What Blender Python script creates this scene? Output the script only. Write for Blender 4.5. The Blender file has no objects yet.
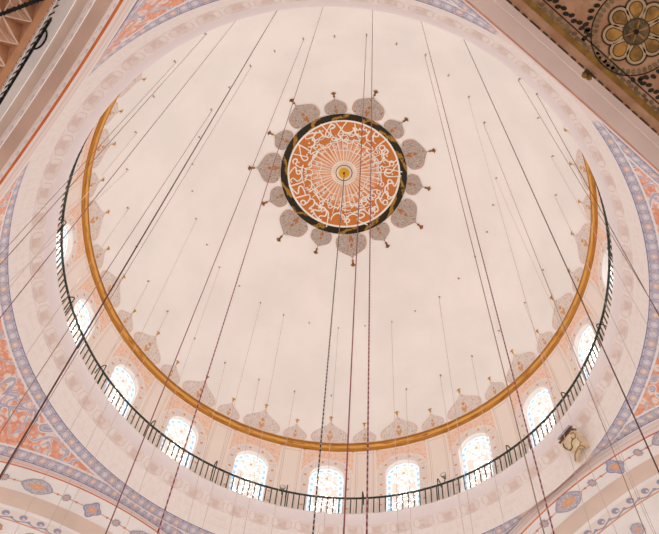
import bpy, bmesh, math, random
from mathutils import Vector, Matrix
R_ = math.radians
S = 11.0                       # metres per survey unit (unit = radius of the gallery edge)
EYE = 1.5
C = bpy.context.scene.collection
random.seed(7)

WORLD_E, EXPO, FILL_E = 0.92, 0.24, 36.0
# ------------------------------------------------------------------ camera
F, EL, ROLL, YAW, CAMD = 925.9, 1.14041, 0.12708, -0.00822, 1.47299
fw = Vector((math.sin(YAW)*math.cos(EL), math.cos(YAW)*math.cos(EL), math.sin(EL)))
r0 = Vector((math.cos(YAW), -math.sin(YAW), 0)); u0 = r0.cross(fw)
rt = math.cos(ROLL)*r0 + math.sin(ROLL)*u0
up = -math.sin(ROLL)*r0 + math.cos(ROLL)*u0
CAM = Vector((0, -CAMD*S, EYE))
cd = bpy.data.cameras.new('camera'); cam = bpy.data.objects.new('camera', cd); C.objects.link(cam)
M = Matrix((rt, up, -fw)).transposed().to_4x4(); M.translation = CAM
cam.matrix_world = M
cd.sensor_fit = 'HORIZONTAL'; cd.sensor_width = 36; cd.lens = F/659*36
cd.clip_end = 400; cd.clip_start = 0.1
bpy.context.scene.camera = cam

def ray(x, y):
    return (fw + rt*((x-329.5)/F) - up*((y-267)/F)).normalized()
RS, ZC = 1.0727*S, EYE + 3.2637*S           # dome sphere
ZLIP = EYE + 2.99628*S
def on_dome(x, y, R=None):
    D = ray(x, y); R = R or RS-0.02
    o = CAM - Vector((0, 0, ZC)); b = D.dot(o); c = o.dot(o)-R*R
    t = -b + math.sqrt(b*b-c)
    return CAM + D*t
def on_plane(x, y, z):
    D = ray(x, y); return CAM + D*((z-CAM.z)/D.z)
def pol(r, az, z):                           # azimuth in degrees from +y towards +x
    return Vector((r*math.sin(R_(az)), r*math.cos(R_(az)), z))
def sph(az, e, R=RS):
    return pol(R*math.cos(R_(e)), az, ZC + R*math.sin(R_(e)))
def wob(az, t):                                # the gallery is slightly out of round; t = 0 at its edge, 1 at the foot of the cornice
    a = R_(az)
    def h(c): return c[0]+sum(c[2*k-1]*math.cos(k*a)+c[2*k]*math.sin(k*a) for k in (1, 2, 3))
    e0 = h((-.001, -.0018, .0088, -.0012, .0099, -.0033, .0028))
    e1 = h((-.0024, -.0038, -.0043, -.0077, .0124, -.0042, .0026))
    return 1+e0*(1-t)+e1*t
def polw(r, az, z):
    return pol(r*wob(az, min(1, max(0, (r/S-1.0)/.087))), az, z)
def azdeg(P): return math.degrees(math.atan2(P.x, P.y))

# ------------------------------------------------------------------ node helpers
def lin(h):
    if isinstance(h, str):
        h = h.lstrip('#'); h = [int(h[i:i+2], 16)/255 for i in (0, 2, 4)]
    return tuple((c/12.92 if c <= .04045 else ((c+.055)/1.055)**2.4) for c in h) + (1,)
class X:
    def __init__(s, t, sock): s.t, s.s = t, sock
    def _op(s, op, *a):
        n = s.t.nodes.new('ShaderNodeMath'); n.operation = op
        for i, v in enumerate((s,)+a):
            if isinstance(v, X): s.t.links.new(v.s, n.inputs[i])
            else: n.inputs[i].default_value = v
        return X(s.t, n.outputs[0])
    def __add__(s, o): return s._op('ADD', o)
    def __radd__(s, o): return s._op('ADD', o)
    def __sub__(s, o): return s._op('SUBTRACT', o)
    def __rsub__(s, o): return (s*-1.0)+o
    def __mul__(s, o): return s._op('MULTIPLY', o)
    def __rmul__(s, o): return s._op('MULTIPLY', o)
    def __truediv__(s, o): return s._op('DIVIDE', o)
    def abs(s): return s._op('ABSOLUTE')
    def fract(s): return s._op('FRACT')
    def floor(s): return s._op('FLOOR')
    def sqrt(s): return s._op('SQRT')
    def sin(s): return s._op('SINE')
    def lt(s, v): return s._op('LESS_THAN', v)
    def gt(s, v): return s._op('GREATER_THAN', v)
    def mn(s, o): return s._op('MINIMUM', o)
    def mx(s, o): return s._op('MAXIMUM', o)
    def mod(s, o): return s._op('FLOORED_MODULO', o)
    def step(s, a, b):                        # smoothstep rising from a to b
        n = s.t.nodes.new('ShaderNodeMapRange'); n.interpolation_type = 'SMOOTHSTEP'
        s.t.links.new(s.s, n.inputs[0])
        if a < b:
            n.inputs[1].default_value, n.inputs[2].default_value = a, b
            n.inputs[3].default_value, n.inputs[4].default_value = 0, 1
        else:
            n.inputs[1].default_value, n.inputs[2].default_value = b, a
            n.inputs[3].default_value, n.inputs[4].default_value = 1, 0
        return X(s.t, n.outputs[0])
    def within(s, a, b, w=.01): return s.step(a-w, a+w) * s.step(b+w, b-w)
class Mat:
    def __init__(s, name, rough=.8, metal=0., spec=.2):
        s.m = bpy.data.materials.new(name); s.m.use_nodes = True
        s.t = s.m.node_tree; s.b = s.t.nodes['Principled BSDF']
        s.b.inputs['Roughness'].default_value = rough; s.b.inputs['Metallic'].default_value = metal
        s.b.inputs['Specular IOR Level'].default_value = spec
    def uv(s, name='UVMap'):
        n = s.t.nodes.new('ShaderNodeUVMap'); n.uv_map = name
        sp = s.t.nodes.new('ShaderNodeSeparateXYZ'); s.t.links.new(n.outputs[0], sp.inputs[0])
        return X(s.t, sp.outputs[0]), X(s.t, sp.outputs[1])
    def obj(s):
        n = s.t.nodes.new('ShaderNodeTexCoord'); return n.outputs['Object']
    def objz(s):
        sp = s.t.nodes.new('ShaderNodeSeparateXYZ'); s.t.links.new(s.obj(), sp.inputs[0]); return X(s.t, sp.outputs[2])
    def vec(s, x, y, z=0.):
        n = s.t.nodes.new('ShaderNodeCombineXYZ')
        for i, v in enumerate((x, y, z)):
            if isinstance(v, X): s.t.links.new(v.s, n.inputs[i])
            else: n.inputs[i].default_value = v
        return n.outputs[0]
    def noise(s, vec, scale, detail=2, rough=.5, dist=0.):
        n = s.t.nodes.new('ShaderNodeTexNoise'); s.t.links.new(vec, n.inputs['Vector'])
        n.inputs['Scale'].default_value = scale; n.inputs['Detail'].default_value = detail
        n.inputs['Roughness'].default_value = rough; n.inputs['Distortion'].default_value = dist
        return X(s.t, n.outputs[0])
    def voro(s, vec, scale, feature='F1', out=0, rnd=1.):
        n = s.t.nodes.new('ShaderNodeTexVoronoi'); s.t.links.new(vec, n.inputs['Vector']); n.feature = feature
        n.inputs['Scale'].default_value = scale; n.inputs['Randomness'].default_value = rnd
        return X(s.t, n.outputs[out])
    def mix(s, a, b, f):
        n = s.t.nodes.new('ShaderNodeMix'); n.data_type = 'RGBA'
        if isinstance(f, X): s.t.links.new(f.s, n.inputs[0])
        else: n.inputs[0].default_value = f
        for v, i in ((a, 6), (b, 7)):
            if isinstance(v, X): s.t.links.new(v.s, n.inputs[i])
            else: n.inputs[i].default_value = lin(v)
        return X(s.t, n.outputs[2])
    def color(s, c):
        if isinstance(c, X): s.t.links.new(c.s, s.b.inputs['Base Color'])
        else: s.b.inputs['Base Color'].default_value = lin(c)
        return s
    def bump(s, h, strength=.3, dist=.02):
        n = s.t.nodes.new('ShaderNodeBump'); n.inputs['Strength'].default_value = strength; n.inputs['Distance'].default_value = dist
        s.t.links.new(h.s, n.inputs['Height']); s.t.links.new(n.outputs[0], s.b.inputs['Normal']); return s
def plain(name, col, rough=.8, metal=0., var=0.05, scale=1.5):
    m = Mat(name, rough, metal)
    n = m.noise(m.obj(), scale, 3)
    a = [c/255 for c in bytes.fromhex(col.lstrip('#'))]
    d = [max(0, c*(1-var)) for c in a]; l = [min(1, c*(1+var*.6)) for c in a]
    return m.color(m.mix(d, l, n.step(.3, .7))).m

# ------------------------------------------------------------------ mesh helpers
class MB:
    def __init__(s): s.v, s.f, s.mi, s.uvs, s.smooth = [], [], [], {}, True
    def add(s, vs, fs, mi=0, **uv):
        o = len(s.v); s.v += [tuple(v) for v in vs]
        for i, f in enumerate(fs): s.f.append(tuple(k+o for k in f)); s.mi.append(mi if isinstance(mi, int) else mi[i])
        for k, l in uv.items():
            d = s.uvs.setdefault(k, {})
            for i, t in enumerate(l): d[o+i] = t
    def grid(s, fn, nu, nv, mi=0, uv=None, uv2=None, close=False):
        """fn(u, v) for u, v in 0..1"""
        vs, us, us2 = [], [], []
        for j in range(nv+1):
            for i in range(nu+1):
                u, v = i/nu, j/nv
                vs.append(fn(u, v)); us.append(uv(u, v) if uv else (u, v))
                us2.append(uv2(u, v) if uv2 else (u, v))
        fs = [(j*(nu+1)+i, j*(nu+1)+i+1, (j+1)*(nu+1)+i+1, (j+1)*(nu+1)+i) for j in range(nv) for i in range(nu)]
        s.add(vs, fs, mi, UVMap=us, edge=us2)
    def tube(s, pts, rad, n=6, mi=0, cap=True):
        pts = [Vector(p) for p in pts]
        if not hasattr(rad, '__len__'): rad = [rad]*len(pts)
        vs = []; prev = None
        for i, p in enumerate(pts):
            d = (pts[min(i+1, len(pts)-1)]-pts[max(i-1, 0)]).normalized()
            if prev is None: a = d.orthogonal().normalized()
            else: a = (prev - d*prev.dot(d)).normalized()
            prev = a; b = d.cross(a)
            for k in range(n):
                t = 2*math.pi*k/n; vs.append(p + (a*math.cos(t)+b*math.sin(t))*rad[i])
        fs = [(i*n+k, i*n+(k+1) % n, (i+1)*n+(k+1) % n, (i+1)*n+k) for i in range(len(pts)-1) for k in range(n)]
        if cap: fs += [tuple(range(n))[::-1], tuple((len(pts)-1)*n+k for k in range(n))]
        s.add(vs, fs, mi)
    def box(s, c, ax, half, mi=0):
        c = Vector(c); vs = []
        for i in (-1, 1):
            for j in (-1, 1):
                for k in (-1, 1): vs.append(c + ax[0]*half[0]*i + ax[1]*half[1]*j + ax[2]*half[2]*k)
        s.add(vs, [(0, 1, 3, 2), (4, 6, 7, 5), (0, 4, 5, 1), (2, 3, 7, 6), (0, 2, 6, 4), (1, 5, 7, 3)], mi)
    def build(s, name, mats, parent=None, smooth=None, weld=False):
        me = bpy.data.meshes.new(name); me.from_pydata(s.v, [], s.f)
        mats = mats if isinstance(mats, (list, tuple)) else [mats]
        for m in mats: me.materials.append(m)
        me.polygons.foreach_set('material_index', s.mi)
        sm = s.smooth if smooth is None else smooth
        if weld:
            bm = bmesh.new(); bm.from_mesh(me); bmesh.ops.remove_doubles(bm, verts=bm.verts, dist=.002); bm.to_mesh(me); bm.free()
        me.polygons.foreach_set('use_smooth', [sm]*len(me.polygons))
        for k, d in s.uvs.items():
            l = me.uv_layers.new(name=k)
            for li in me.loops: l.data[li.index].uv = d.get(li.vertex_index, (0, 0))
        me.update()
        o = bpy.data.objects.new(name, me); C.objects.link(o)
        if parent:
            o.parent = parent
            o.matrix_parent_inverse = Matrix.Translation(-parent.location)   # parents are never rotated
        return o
def tag(o, label=None, cat=None, group=None, kind=None):
    if label: o['label'] = label
    if cat: o['category'] = cat
    if group: o['group'] = group
    if kind: o['kind'] = kind
    return o
def empty(name, loc=(0, 0, 0)):
    o = bpy.data.objects.new(name, None); C.objects.link(o); o.location = loc; o.empty_display_size = .2; return o

# ------------------------------------------------------------------ colours
M_dome = plain('dome_plaster', '#f5efeb', .85, var=.018, scale=.35)
M_drum = plain('drum_plaster', '#f5efeb', .85, var=.015, scale=.5)
M_pale = plain('pale_stone_paint', '#f1e7e2', .85, var=.025, scale=.8)
M_fascia = plain('fascia_paint', '#e9dedd', .8, var=.02, scale=.6)
M_tan = plain('tan_paint', '#d2b09f', .85, var=.04, scale=.6)
M_tan2 = plain('light_tan_paint', '#dfc6b7', .85, var=.04, scale=.6)
M_pink = plain('dusty_pink_paint', '#efdad1', .85, var=.03, scale=.6)
M_redline = plain('orange_red_line', '#d4703c', .8, var=.06)
M_redpale = plain('faded_orange_line', '#e2a78e', .8, var=.06)
M_gold = plain('gold_leaf', '#c98f35', .5, .2, var=.12, scale=4)
M_darkgold = plain('dark_gilding', '#8f5a22', .5, .2, var=.2, scale=6)
M_iron = plain('black_iron', '#39403a', .5, .3, var=.15, scale=5)
M_iron_dark = plain('black_painted_iron', '#191615', .6, .1, var=.2, scale=5)
M_white = plain('white_paint', '#f2ece2', .8, var=.02)
M_black = plain('black_paint', '#2c2119', .7, var=.1)
M_stone = plain('side_wall_stone', '#e2d0c6', .85, var=.03)

# ================================================================== DOME SHELL
ceil = None
EG = 13.33                      # springing latitude of the plain shell (gold ring)
b = MB(); b.grid(lambda u, v: sph(360*u, EG + (90-EG)*v), 160, 40)
b.uvs = {}; ceil = b.build('ceiling', M_dome, weld=True); tag(ceil, 'pale pinkish white dome shell above the gold ring', 'dome', kind='structure')
sol = ceil.modifiers.new('solid', 'SOLIDIFY'); sol.thickness = .4; sol.offset = 1 
# keep the solid outside the room: normals of the grid point inwards or outwards, test one
nrm = ceil.data.polygons[0].normal; ctr = ceil.data.polygons[0].center
if nrm.dot(ctr - Vector((0, 0, ZC))) < 0: sol.offset = -1

# ---- painted palmettes round the springing and round the medallion
def palm_mat(name, ground, dark, light, edge, gold):
    m = Mat(name, .85)
    ex, ey = m.uv('edge'); x, y = m.uv('UVMap')
    v = m.voro(m.vec(x*1.0, y*1.0), 9., 'F1')
    n = m.noise(m.vec(x, y), 15., 3, .6, 1.0)
    c = m.mix(dark, light, n.step(.40, .60))
    c = m.mix(c, ground, v.step(.35, .55)*.55)
    # central gilt spray
    d1 = ((x*x)+(y-.50)*(y-.50)).sqrt()
    d2 = (((x.abs()-y*.42+.05)*(x.abs()-y*.42+.05))*1.4+(y-.24)*(y-.24)*.35).sqrt()
    f = d1.step(.10, .06).mx(d2.step(.11, .07)*n.step(.35, .5))
    c = m.mix(c, gold, f)
    e = ex.abs().step(.86, .95)
    return m.color(m.mix(c, edge, e)).m
M_palm = palm_mat('painted_palmette', '#e8dad1', '#c4b2aa', '#eadfd7', '#e2c6b8', '#d3975a')
M_palm2 = palm_mat('painted_medallion_palmette', '#bfaea3', '#85756d', '#cbbbae', '#c9a592', '#b06f35')
OUT1 = [(.70, 0), (.84, .04), (.95, .12), (1, .24), (.97, .36), (.88, .47), (.74, .56), (.62, .62), (.48, .69), (.33, .76), (.20, .83), (.10, .91), (.03, .97), (.0, 1)]
OUT2 = [(.55, 0), (.60, .05), (.80, .10), (.95, .19), (1, .32), (.99, .45), (.95, .57), (.84, .68), (.66, .76), (.46, .83), (.28, .89), (.14, .94), (.05, .98), (.0, 1)]
FIN = [(.10, 0), (.08, .25), (.45, .38), (.22, .50), (.50, .72), (1, .80), (.48, .92), (.0, 1.0)]
def mirrored(fn, outline, mb, mi=0, wid=1., hgt=1., n=8):
    """rows of an outline symmetric about its axis, mapped by fn(x, y)"""
    vs, u1, u2 = [], [], []
    rows = []
    for (w, y) in outline: rows.append((w, y))
    # densify
    rr = []
    for (a, c) in zip(rows, rows[1:]): rr += [a, ((a[0]+c[0])/2, (a[1]+c[1])/2)]
    rr.append(rows[-1])
    for (w, y) in rr:
        for i in range(n+1):
            k = 2*i/n-1
            vs.append(fn(k*w*wid, y*hgt)); u1.append((k*w, y)); u2.append((k if w > .12 else 1., y))
    fs = [(j*(n+1)+i, j*(n+1)+i+1, (j+1)*(n+1)+i+1, (j+1)*(n+1)+i) for j in range(len(rr)-1) for i in range(n)]
    mb.add(vs, fs, mi, UVMap=u1, edge=u2)
RP = RS-.025
W0 = 4.5                        # azimuth of the first window
for k in range(40):
    big = k % 2 == 0
    az = W0 + 9*k
    if big: hw, e0, h, fh = 4.75, 14.6, 6.6, 1.75
    else: hw, e0, h, fh = 2.95, 14.6, 4.8, 1.55
    if not -170 < ((az+180) % 360)-180 < 170: continue
    fn = lambda x, y, az=az, e0=e0: sph(az + x/math.cos(R_(e0+y)), e0+y, RP)
    mb = MB(); mirrored(fn, OUT1, mb, 0, hw, h)
    p = mb.build('painted_palmette', M_palm, ceil)
    mb = MB(); mirrored(lambda x, y: fn(x, y+h-.15), FIN, mb, 0, .62, fh, 4)
    q = mb.build('finial', M_gold, p)

# ================================================================== CALLIGRAPHY MEDALLION
U = S
def zsph(r, R=RS): return ZC + math.sqrt(R*R-r*r)
med = empty('calligraphy_medallion', (0, 0, zsph(0)))
tag(med, 'round orange medallion of white calligraphy at the crown of the dome', 'medallion')
def ring_patch(name, ra, rb, mat, dz, nu=96, nv=6, k=1):
    mb = MB(); RR = RS-dz
    mb.grid(lambda u, v: pol((ra+(rb-ra)*v)*U, 360*u, zsph((ra+(rb-ra)*v)*U, RR)), nu, nv, 0,
            lambda u, v: (u*k, v), lambda u, v: (u, ra+(rb-ra)*v))
    return mb.build(name, mat, med)
m = Mat('medallion_ground', .75)
uu, rr = m.uv('edge'); n = m.noise(m.obj(), 2.2, 3, .6)
c = m.mix('#e8a878', '#e0935a', rr.step(.06, .12)); c = m.mix(c, '#d07d3c', rr.step(.13, .19)); 
c = m.mix(c, '#c06a2c', n.step(.52, .72)*.6)
# alternate light wedges in the sunburst
wdg = ((uu*36.).fract()).within(.25, .75, .1)*rr.step(.18, .14)*rr.step(.06, .08)
c = m.mix(c, '#efc7a6', wdg*.55)
m.color(c); M_ground = m.m
ring_patch('ground', .0, .275, M_ground, .03, 96, 14)
m = Mat('gold_and_black_band', .5)
uu, vv = m.uv('UVMap'); n = m.noise(m.obj(), 1.6, 3, .6)
f = ((uu*14.+vv*.55+n*1.1).fract()).within(.05, .34, .05)*m.noise(m.obj(), 5., 2).step(.34, .44)
m.color(m.mix('#2a2114', '#a3792a', f)); M_gb = m.m
ring_patch('rim', .2755, .308, M_gb, .05, 120, 4)
ring_patch('white_border', .2665, .2755, M_white, .055, 120, 2)
ring_patch('centre_disc', 0, .058, plain('cream_paint', '#f0dcc8'), .07, 64, 3)
ring_patch('black_circle', .0375, .0415, M_black, .075, 64, 1)
ring_patch('gold_boss', 0, .027, plain('yellow_gilding', '#e0a92a', .5, .1), .10, 40, 3)

# white strokes: polar ribbons (rho, angle in degrees)
ins = MB()
def ribbon(pts, w):
    """pts: (rho, alpha deg) on the medallion; w in units of rho"""
    P = [(r*math.sin(R_(a)), r*math.cos(R_(a))) for r, a in pts]
    if 3 < len(P) < 26:                         # round the corners of the stroke
        for _ in range(2):
            Q = [P[0]]
            for p, q in zip(P, P[1:]): Q += [(p[0]*.75+q[0]*.25, p[1]*.75+q[1]*.25), (p[0]*.25+q[0]*.75, p[1]*.25+q[1]*.75)]
            P = Q + [P[-1]]
    vs = []
    for i, (x, y) in enumerate(P):
        a, c = P[max(i-1, 0)], P[min(i+1, len(P)-1)]
        dx, dy = c[0]-a[0], c[1]-a[1]; L = math.hypot(dx, dy) or 1
        t = i/(len(P)-1); ww = w*(.55+.45*math.sin(math.pi*min(max(t*1.0, .12), .88)))
        for sgn in (-1, 1):
            qx, qy = x - dy/L*ww/2*sgn, y + dx/L*ww/2*sgn
            rr_ = math.hypot(qx, qy)*U
            vs.append((qx*U, qy*U, zsph(rr_, RS-.06)))
    ins.add(vs, [(2*i, 2*i+1, 2*i+3, 2*i+2) for i in range(len(P)-1)])
def glyph(kind, r, a, s, w, flip=1, tilt=0):
    """letter-like strokes; local x along the circle, y outwards; s = size in rho"""
    def loc(pl):
        out = []
        ct, st = math.cos(tilt), math.sin(tilt)
        for x, y in pl:
            x *= flip; X_, Y_ = x*ct-y*st, x*st+y*ct
            out.append((r+Y_*s, a + math.degrees(X_*s/r)))
        return out
    def arc(cx, cy, rx, ry, a0, a1, n=14):
        return [(cx+rx*math.cos(R_(a0+(a1-a0)*i/n)), cy+ry*math.sin(R_(a0+(a1-a0)*i/n))) for i in range(n+1)]
    if kind == 'nun':      ribbon(loc(arc(0, .1, .62, .6, 160, 375)), w)
    elif kind == 'waw':
        ribbon(loc(arc(0, .35, .2, .2, -60, 300)+arc(-.3, .3, .5, .75, 0, -95)), w)
    elif kind == 'meem':   ribbon(loc(arc(0, .2, .22, .18, 0, 330)+[(.3, 0), (.45, -.45), (.35, -.7)]), w)
    elif kind == 'alif':   ribbon(loc([(0, -.6), (.03, -.1), (0, .5), (-.05, .75)]), w)
    elif kind == 'lam':    ribbon(loc([(.1, .8), (.06, .2), (.0, -.2)]+arc(-.35, -.2, .35, .38, 0, -170)), w)
    elif kind == 'lamalif':
        ribbon(loc([(-.4, .7), (-.1, .1), (.25, -.5)]+arc(.0, -.5, .25, .18, 0, -180, 8)+[(-.2, -.2), (.2, .3), (.45, .75)]), w)
    elif kind == 'ha':
        ribbon(loc(arc(-.2, 0, .24, .3, 20, 340)+arc(.22, 0, .22, .24, 170, -170)), w)
    elif kind == 'kaf':
        ribbon(loc([(.6, .7), (.1, .45), (-.35, .15), (.3, .0), (.45, -.25), (.1, -.4), (-.6, -.42)]), w)
    elif kind == 'ya':
        ribbon(loc([(.45, .45), (.2, .55), (.05, .3), (.3, .1)]+arc(-.05, -.05, .5, .45, 10, -175)), w)
    elif kind == 'sin':
        ribbon(loc([(.7, .3), (.62, 0), (.45, -.02), (.4, .25), (.33, 0), (.15, -.02), (.1, .25), (.03, 0)]+arc(-.35, -.05, .38, .5, 0, -165)), w)
    elif kind == 'dash':   ribbon(loc([(-.7, -.05), (0, -.1), (.7, .05)]), w)
    elif kind == 'dot':
        ribbon(loc([(-.12, -.02), (0, 0), (.12, .02)]), w*2)
ks = ['nun', 'waw', 'lamalif', 'ha', 'kaf', 'ya', 'sin', 'meem', 'lam', 'alif', 'nun', 'kaf']
rng = random.Random(21)
a = 0; i = 0
while a < 356:                                # outer tier: large interlaced letters
    kd = ks[(i*5+rng.randrange(3)) % len(ks)]
    glyph(kd, .235+rng.uniform(-.007, .007), a, .056, .0074, rng.choice((1, 1, -1)), rng.uniform(-.35, .35))
    if rng.random() < .75: glyph('dot', .229+rng.uniform(-.03, .030), a+rng.uniform(-4, 4), .032, .004, 1, .7)
    a += rng.uniform(7.2, 10.2); i += 1
a = 5
while a < 360:                                # second tier
    kd = rng.choice(['nun', 'ya', 'ha', 'waw', 'kaf', 'sin', 'dash', 'meem'])
    glyph(kd, .180+rng.uniform(-.008, .008), a, .044, .006, rng.choice((1, -1)), rng.uniform(-.4, .4))
    a += rng.uniform(11, 15)
a = 3
while a < 360:                                # inner tier
    kd = rng.choice(['dash', 'ya', 'meem', 'ha', 'nun'])
    glyph(kd, .140+rng.uniform(-.005, .005), a, .026, .0045, rng.choice((1, -1)), rng.uniform(-.3, .3))
    a += rng.uniform(19, 26)
for k in range(40):                           # tall shafts running in to the centre
    aa = k*9+rng.uniform(-1.2, 1.2); ro = rng.choice((.165, .185, .2, .215, .225))
    ribbon([(.064+(ro-.064)*t/6, aa+rng.uniform(-.1, .1)) for t in range(7)], .0046)
for rad, gaps in ((.118, 3), (.165, 4), (.172, 5), (.206, 7)):  # long sweeping horizontals
    for g in range(gaps):
        s0 = 360*g/gaps+rng.uniform(0, 12); s1 = s0+360/gaps-rng.uniform(14, 34)
        ribbon([(rad+.003*math.sin(t*.9+g), s0+(s1-s0)*t/24) for t in range(25)], .0045)
ribbon([(.0605, 360*t/64) for t in range(65)], .006)
ins.build('inscription', M_white, med)
# palmettes of the medallion
for k in range(14):
    big = k % 2 == 0
    az = 12.8 + 360/14*k
    hw, h, ft = (.078, .118, .463) if big else (.054, .085, .425)
    rb = .303
    def fn(x, y, az=az, rb=rb):
        r = rb+y; a_ = math.degrees(math.atan2(x, r)); q = math.hypot(x, r)*U
        return pol(q, az+a_, zsph(q, RS-.035))
    mb = MB(); mirrored(fn, OUT2, mb, 0, hw, h)
    p = mb.build('palmette', M_palm2, med)
    mb = MB(); fh = ft-rb-h+.004
    mirrored(lambda x, y: fn(x, y+h-.004), FIN, mb, 0, .014, fh, 4)
    mb.build('finial', M_darkgold, p)
# hook in the boss
mb = MB(); mb.tube([(0, 0, zsph(0)-.05), (0, 0, zsph(0)-.22)], .05, 8); mb.build('hook', M_black, med)

# ================================================================== GOLD RING MOULDING
m = Mat('gilded_moulding', .55, .1)
uu, vv = m.uv('UVMap'); n = m.noise(m.vec(uu*40., vv*3.), 2.2, 4, .6); n2 = m.noise(m.vec(uu*14., vv*9.), 3., 3)
c = m.mix('#b9792c', '#dba352', vv.within(.28, .46, .05)); c = m.mix(c, '#a3631c', vv.within(.5, .62, .05)); c = m.mix(c, '#e6c089', vv.within(.80, .9, .04))
c = m.mix(c, '#8f5418', n.step(.50, .66)*.85); c = m.mix(c, '#e8bd7c', n2.step(.58, .75)*.5)
m.color(c); M_ringgold = m.m
mb = MB()
prof = [(0.0, 11.95), (.05, 12.1), (.10, 12.35), (.15, 12.65), (.18, 13.05), (.19, 13.5), (.16, 13.9), (.11, 14.25), (.05, 14.5), (.0, 14.7)]
def pf(v):
    k = min(int(v*(len(prof)-1)), len(prof)-2); t = v*(len(prof)-1)-k
    return [prof[k][j]*(1-t)+prof[k+1][j]*t for j in (0, 1)]
mb.grid(lambda u, v: sph(360*u, pf(v)[1], RS-pf(v)[0]), 200, 9, 0, lambda u, v: (u, v))
o = mb.build('trim_1', M_ringgold); tag(o, 'gilded brown moulding ring where the dome meets the window drum', 'moulding', kind='structure')

# ================================================================== DRUM WITH WINDOWS
wall = empty('wall_drum', (0, 0, ZLIP)); tag(wall, 'pale drum wall ring holding the arched windows', 'wall', kind='structure')
E0, E1 = -14.0, 12.2            # latitude range of the drum
def bay(az): return lambda x, y, d=0.: sph(az + x/math.cos(R_(y)), y, RS+d)
def outline_arch(hw, ys, n=24, bottom=E0):
    pts = [(-hw, bottom), (-hw, bottom+(ys-bottom)*.33), (-hw, bottom+(ys-bottom)*.66)]
    pts += [(-hw*math.cos(math.pi*i/n), ys+hw*math.sin(math.pi*i/n)) for i in range(n+1)]
    pts += [(hw, bottom+(ys-bottom)*.66), (hw, bottom+(ys-bottom)*.33), (hw, bottom)]
    return pts
def outline_rect(hw, top, n=24, ys=3.2):
    """same count as outline_arch"""
    pts = [(-hw, E0), (-hw, E0+(ys-E0)*.33), (-hw, E0+(ys-E0)*.66)]
    for i in range(n+1):
        t = math.pi*i/n; cx, sy = -math.cos(t), math.sin(t)
        k = max(abs(cx)/1.0, sy/((top-ys)/hw))
        pts.append((hw*cx/k, ys+hw*sy/k))
    pts += [(hw, E0+(ys-E0)*.66), (hw, E0+(ys-E0)*.33), (hw, E0)]
    return pts
def loft(mb, A, B, fn, da, db, n=3, mi=0):
    vs, u1, u2 = [], [], []
    N = len(A)
    L = [0]
    for i in range(1, N): L.append(L[-1]+math.hypot(A[i][0]-A[i-1][0], A[i][1]-A[i-1][1]))
    for j in range(n+1):
        t = j/n
        for i in range(N):
            x, y = A[i][0]*(1-t)+B[i][0]*t, A[i][1]*(1-t)+B[i][1]*t
            vs.append(fn(x, y, da*(1-t)+db*t)); u1.append((L[i], t)); u2.append((x, y))
    fs = [(j*N+i, j*N+i+1, (j+1)*N+i+1, (j+1)*N+i) for j in range(n) for i in range(N-1)]
    mb.add(vs, fs, mi, UVMap=u1, edge=u2)
YS = 3.2
PANE, BAND, PANEL = 4.0, 6.15, 6.3
# materials
m = Mat('orange_scroll_panel', .85); x, y = m.uv('edge')
v = m.voro(m.vec(x, y), 1.5, 'F1'); n = m.noise(m.vec(x, y), 2.2, 2, .5, 1.)
c = m.mix('#f0cdb6', '#e8b699', n.step(.4, .6)); c = m.mix(c, '#f7e6db', (n-.5).abs().step(.06, .02)*.8)
c = m.mix(c, '#dd9146', v.step(.2, .12)*.8); c = m.mix(c, '#f2e2d8', (x.abs()-PANEL).abs().step(.22, .12).mx((y-11.9).abs().step(.3, .2)))
m.color(c); M_span = m.m
m = Mat('lace_arch_band', .85); l, t = m.uv('UVMap'); x, y = m.uv('edge')
n = m.noise(m.vec(x, y), 3.2, 3, .6, 1.)
c = m.mix('#e0d0c8', '#efe4dd', n.step(.42, .58))
fd = ((((l/3.9).fract()-.5)*3.9)*(((l/3.9).fract()-.5)*3.9)+((t-.5)*2.1)*((t-.5)*2.1)).sqrt()
c = m.mix(c, '#e0a066', fd.step(.42, .28)); c = m.mix(c, '#f4ebe4', t.step(.1, .05).mx(t.step(.92, .96)))
m.color(c); M_band = m.m
m = Mat('pilaster_panel', .85); x, y = m.uv('edge')
ax = x.abs(); ln = (ax-2.15).abs().step(.10, .04).mx((ax-1.75).abs().step(.08, .03)*.7).mx((y-11.2).abs().step(.12, .05)*ax.lt(2.15))
n = m.noise(m.obj(), .6, 2)
m.color(m.mix(m.mix('#eeddd2', '#f4e7de', n), '#cbb0a2', ln*.75)); M_pil = m.m
m = Mat('window_reveal', .8); m.color('#efe4dc'); M_reveal = m.m
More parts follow.
